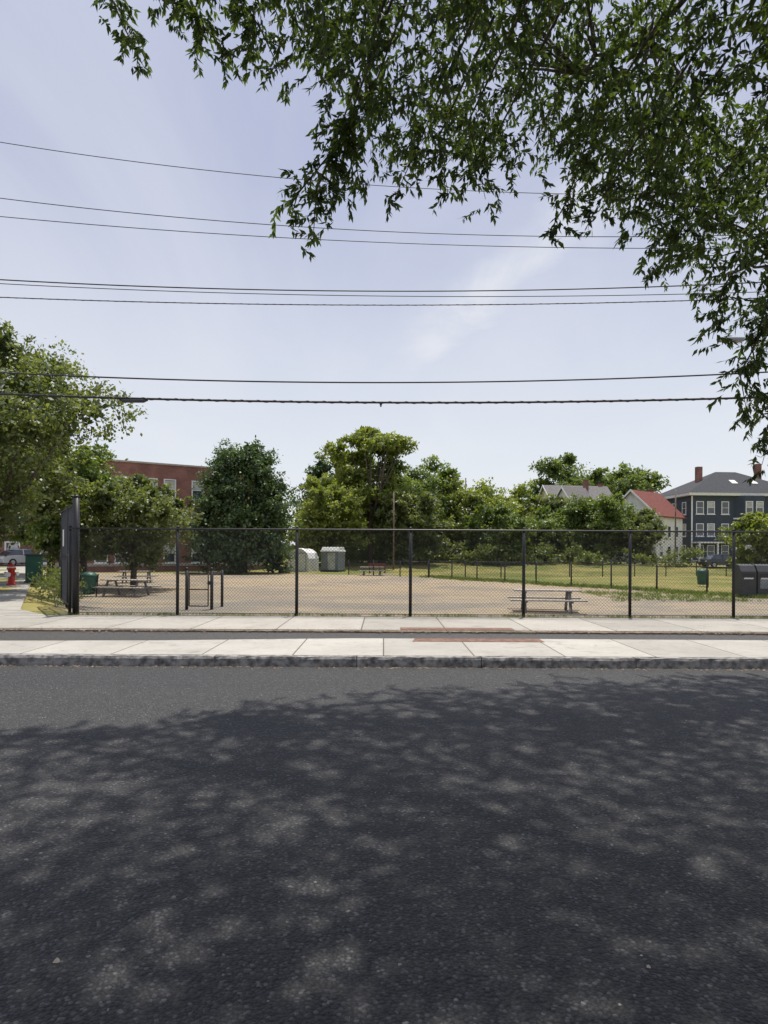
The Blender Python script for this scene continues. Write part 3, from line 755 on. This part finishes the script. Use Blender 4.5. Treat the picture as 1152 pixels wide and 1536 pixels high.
def gable(name,x,y,rz,L,W,eave,ridge,wall,roof,z=.15,chim=None,seed=1,wins=True):
    e=empty(name,(x,y,z),rz)
    b=B(); b.add([(0,0,-.3),(L,0,-.3),(L,W,-.3),(0,W,-.3),(0,0,eave),(L,0,eave),(L,W,eave),(0,W,eave),(0,W/2,ridge-.05),(L,W/2,ridge-.05)],
      [(0,1,5,4),(2,3,7,6),(3,0,4,8,7),(1,2,6,9,5),(0,3,2,1)]); b.ob('walls',M[wall],e)
    b=B(); k=(ridge-eave)/(W/2); o_=.45
    for s_,ya in ((1,-o_),(-1,W+o_)):
        ze=eave-k*o_; th=.16
        V=[(-o_,ya,ze),(L+o_,ya,ze),(L+o_,W/2,ridge),(-o_,W/2,ridge)]
        b.add([(a,c_,d_+.002) for a,c_,d_ in V]+[(a,c_,d_+th) for a,c_,d_ in V],[(0,1,2,3),(4,5,6,7),(0,1,5,4),(1,2,6,5),(2,3,7,6),(3,0,4,7)])
    b.ob('roof',M[roof],e)
    b=B()
    for ya in (-o_,W+o_):
        p0=Vector((-o_-.03,ya,eave-k*o_)); p1=Vector((-o_-.03,W/2,ridge)); b.add([p0+Vector((0,0,-.12)),p0+Vector((0,0,.2)),p1+Vector((0,0,.2)),p1+Vector((0,0,-.12)),p0+Vector((.06,0,-.12)),p0+Vector((.06,0,.2)),p1+Vector((.06,0,.2)),p1+Vector((.06,0,-.12))],[(0,1,2,3),(4,5,6,7),(0,1,5,4),(1,2,6,5),(2,3,7,6),(3,0,4,7)])
    b.ob('bargeboards',M['white'],e)
    fl=[1.6+2.9*i for i in range(max(1,int((eave-.6)/2.9)))]
    add_windows(e,[(u,zz,0,.9,1.5) for zz in fl for u in np.arange(1.4,L-.8,2.4)],'front',blind=.4,seed=seed)
    gl=[(u,zz,0,.9,1.5) for zz in fl for u in (W*.28,W*.72)]+[(W/2,eave+.7,0,.8,1.2)]
    add_windows(e,gl,'left','gable_windows',blind=.4,seed=seed+1)
    if chim:
        b=B()
        for cx,cy,ch in chim: b.box((cx,cy,ridge+ch/2-1),(.7,.7,ch+2)); b.box((cx,cy,ridge+ch+.05),(.85,.85,.1))
        b.ob('chimneys',M['brick'],e)
    return e
gable('red_roofed_house',38.2,93.5,42,8.2,7.4,6.9,10.4,'wsiding','rshingle',chim=[(7.5,4.6,.6)])
gable('grey_roofed_house',28.5,112,8,11,8,9.6,13.0,'tsiding','gshingle',chim=[(7.2,3.4,1.0),(10.2,4.4,.5)],seed=4)
gable('white_house',30.0,105,30,4.5,5,8.8,11.9,'wsiding','gshingle',seed=9)
gable('white_house',62,120,10,10,8,6.5,9.6,'wsiding','gshingle',seed=12)
gable('grey_house',-62,82,20,10,8,6.2,9.2,'tsiding','gshingle',seed=14)

# ---------------------------------------------------------------- poles, lamp and wires
def upole(x,y,h,r=.14,arms=()):
    e=empty('utility_pole',(x,y,float(gh(x,max(y,15))))); b=B(); b.tube([(0,0,-.2),(0,0,h)],[r,r*.65],10)
    for z in arms: b.box((0,0,z),(.12,2.2,.12))
    b.ob('pole',M['polewood'],e,True)
upole(-26,17,13.5,.18,(11.5,12.6)); upole(26,17,13.5,.18,(11.5,12.6))
upole(1.0,70,8.2,.10); upole(12.2,100,12.5,.14,(11.4,))
upole(40.2,92,10.2,.12)
e=empty('street_lamp',(11.4,17.2,-.1)); b=B()
b.tube([(0,0,0),(0,0,7.2)],[.11,.07],10); b.tube([(0,0,6.6),(-.9,0,7.05),(-2.2,0,7.18)],.03,7); b.ob('pole_and_arm',M['metal'],e,True)
b=B(); b.xprof([(-.13,.0),(.13,.0),(.10,.09),(-.10,.09)],-.62,0); 
for i,v in enumerate(b.v): b.v[i]=(v[0]-2.15,v[1],v[2]+7.10)
b.ob('lamp_head',M['grey'],e,bevel=.03)
def cable(name,y,zl,zc,zr,r,tw=False):
    a=((zl+zr)/2-zc)/(9.8**2); bq=(zr-zl)/(2*9.8)
    xs_=np.linspace(-26,26,90); b=B(); b.tube([(x,y,zc+bq*x+a*x*x) for x in xs_],r,6)
    if tw:
        xx=np.linspace(-26,26,2200); b.tube([(x,y+r*.8*math.cos(x*15),zc+bq*x+a*x*x+r*.8*math.sin(x*15)) for x in xx],r*.5,4)
    return b.ob(name,M['wire'],None,True)
cable('power_line',17.0,11.91,10.85,10.72,.009)
cable('power_line',17.6,10.76,9.98,9.95,.010)
cable('power_line',16.4,9.75,9.13,9.06,.009)
cable('power_line',17.0,8.41,8.17,8.46,.015)
cable('power_line',17.3,8.42,8.16,8.32,.010)
cable('power_line',16.8,7.89,7.74,7.98,.012,True)
cable('telephone_cable',17.0,6.04,5.84,6.16,.020)
cable('telephone_cable',17.0,5.50,5.33,5.52,.029,True)
e=empty('cable_splice',(-6.4,17,5.36)); b=B(); b.tube([(-.36,0,-.0),(-.25,0,-.02),(.25,0,-.02),(.36,0,0)],[.02,.05,.05,.02],10); b.ob('sleeve',M['dgrey'],e,True)
e=empty('cable_clamp',(-.1,17,5.29)); b=B(); b.tube([(0,0,.03),(0,0,-.07)],.02,8); b.box((0,0,.0),(.06,.07,.05)); b.ob('clamp',M['dgrey'],e)

# ---------------------------------------------------------------- sun, sky
sd=Vector((.10,.30,1)).normalized()
l=bpy.data.lights.new('sun','SUN'); l.energy=5.0; l.angle=math.radians(.7); l.color=(1,.945,.85)
so=bpy.data.objects.new('sun',l); so.rotation_euler=sd.to_track_quat('Z','Y').to_euler(); so.location=(5,15,50); COL.objects.link(so)
w=bpy.data.worlds.new('World'); scene.world=w; w.use_nodes=True; t=w.node_tree; t.nodes.clear()
o=N(t,'ShaderNodeOutputWorld'); bg=N(t,'ShaderNodeBackground'); bg.inputs[1].default_value=.1
sky=N(t,'ShaderNodeTexSky'); sky.sky_type='NISHITA'; sky.sun_disc=False
sky.sun_elevation=math.asin(sd.z); sky.sun_rotation=math.atan2(sd.x,sd.y); sky.air_density=1.0; sky.dust_density=1.5; sky.ozone_density=1.5
tc=N(t,'ShaderNodeTexCoord').outputs['Generated']; s=N(t,'ShaderNodeSeparateXYZ'); t.links.new(tc,s.inputs[0])
z=math_(t,'MAXIMUM',s.outputs[2],0)
zz=math_(t,'ADD',z,.1)
px=math_(t,'DIVIDE',s.outputs[0],zz); py=math_(t,'DIVIDE',s.outputs[1],zz)
cb=N(t,'ShaderNodeCombineXYZ'); t.links.new(px,cb.inputs[0]); t.links.new(py,cb.inputs[1])
haze=mixc(t,mr(t,z,0,.62),(9.1,9.4,9.8),(4.8,5.2,7.2))
c=mixc(t,.80,sky.outputs[0],haze)
mp=N(t,'ShaderNodeMapping'); mp.inputs['Rotation'].default_value=(0,0,math.radians(22)); mp.inputs['Scale'].default_value=(.9,.4,1); t.links.new(cb.outputs[0],mp.inputs[0])
ci=noi(t,mp.outputs[0],1.3,7,.55,.5)
veil=math_(t,'MULTIPLY',mr(t,ci,.36,.75),.42)
vv=math_(t,'ADD',math_(t,'MULTIPLY',px,.92),math_(t,'MULTIPLY',py,.38))
vv=math_(t,'ADD',vv,math_(t,'MULTIPLY',math_(t,'SUBTRACT',noi(t,cb.outputs[0],2.2,6,.6),.5),.35))
st=mr(t,math_(t,'ABSOLUTE',math_(t,'SUBTRACT',vv,1.04)),.0,.20,1,0)
st=math_(t,'MULTIPLY',st,mr(t,px,-.15,.25)); st=math_(t,'MULTIPLY',st,mr(t,py,1.0,1.6))
st=math_(t,'MULTIPLY',st,mr(t,noi(t,mp.outputs[0],4,8,.65,.5),.3,.65,.3,.95))
cl=math_(t,'MAXIMUM',veil,math_(t,'MULTIPLY',st,.8),clamp=True)
c=mixc(t,cl,c,(8.3,8.5,9.0))
t.links.new(c,bg.inputs[0]); t.links.new(bg.outputs[0],o.inputs[0])

# ---------------------------------------------------------------- camera
cam=bpy.data.cameras.new('camera'); co_=bpy.data.objects.new('camera',cam); COL.objects.link(co_)
cam.sensor_fit='VERTICAL'; cam.sensor_height=36; cam.lens=23.44; cam.shift_y=.039; cam.clip_end=4000; cam.clip_start=.05
co_.location=(0,0,1.52); co_.rotation_euler=(math.radians(90),math.radians(-.3),0)
scene.camera=co_
scene.view_settings.view_transform='Standard'; scene.view_settings.look='None'; scene.view_settings.exposure=0
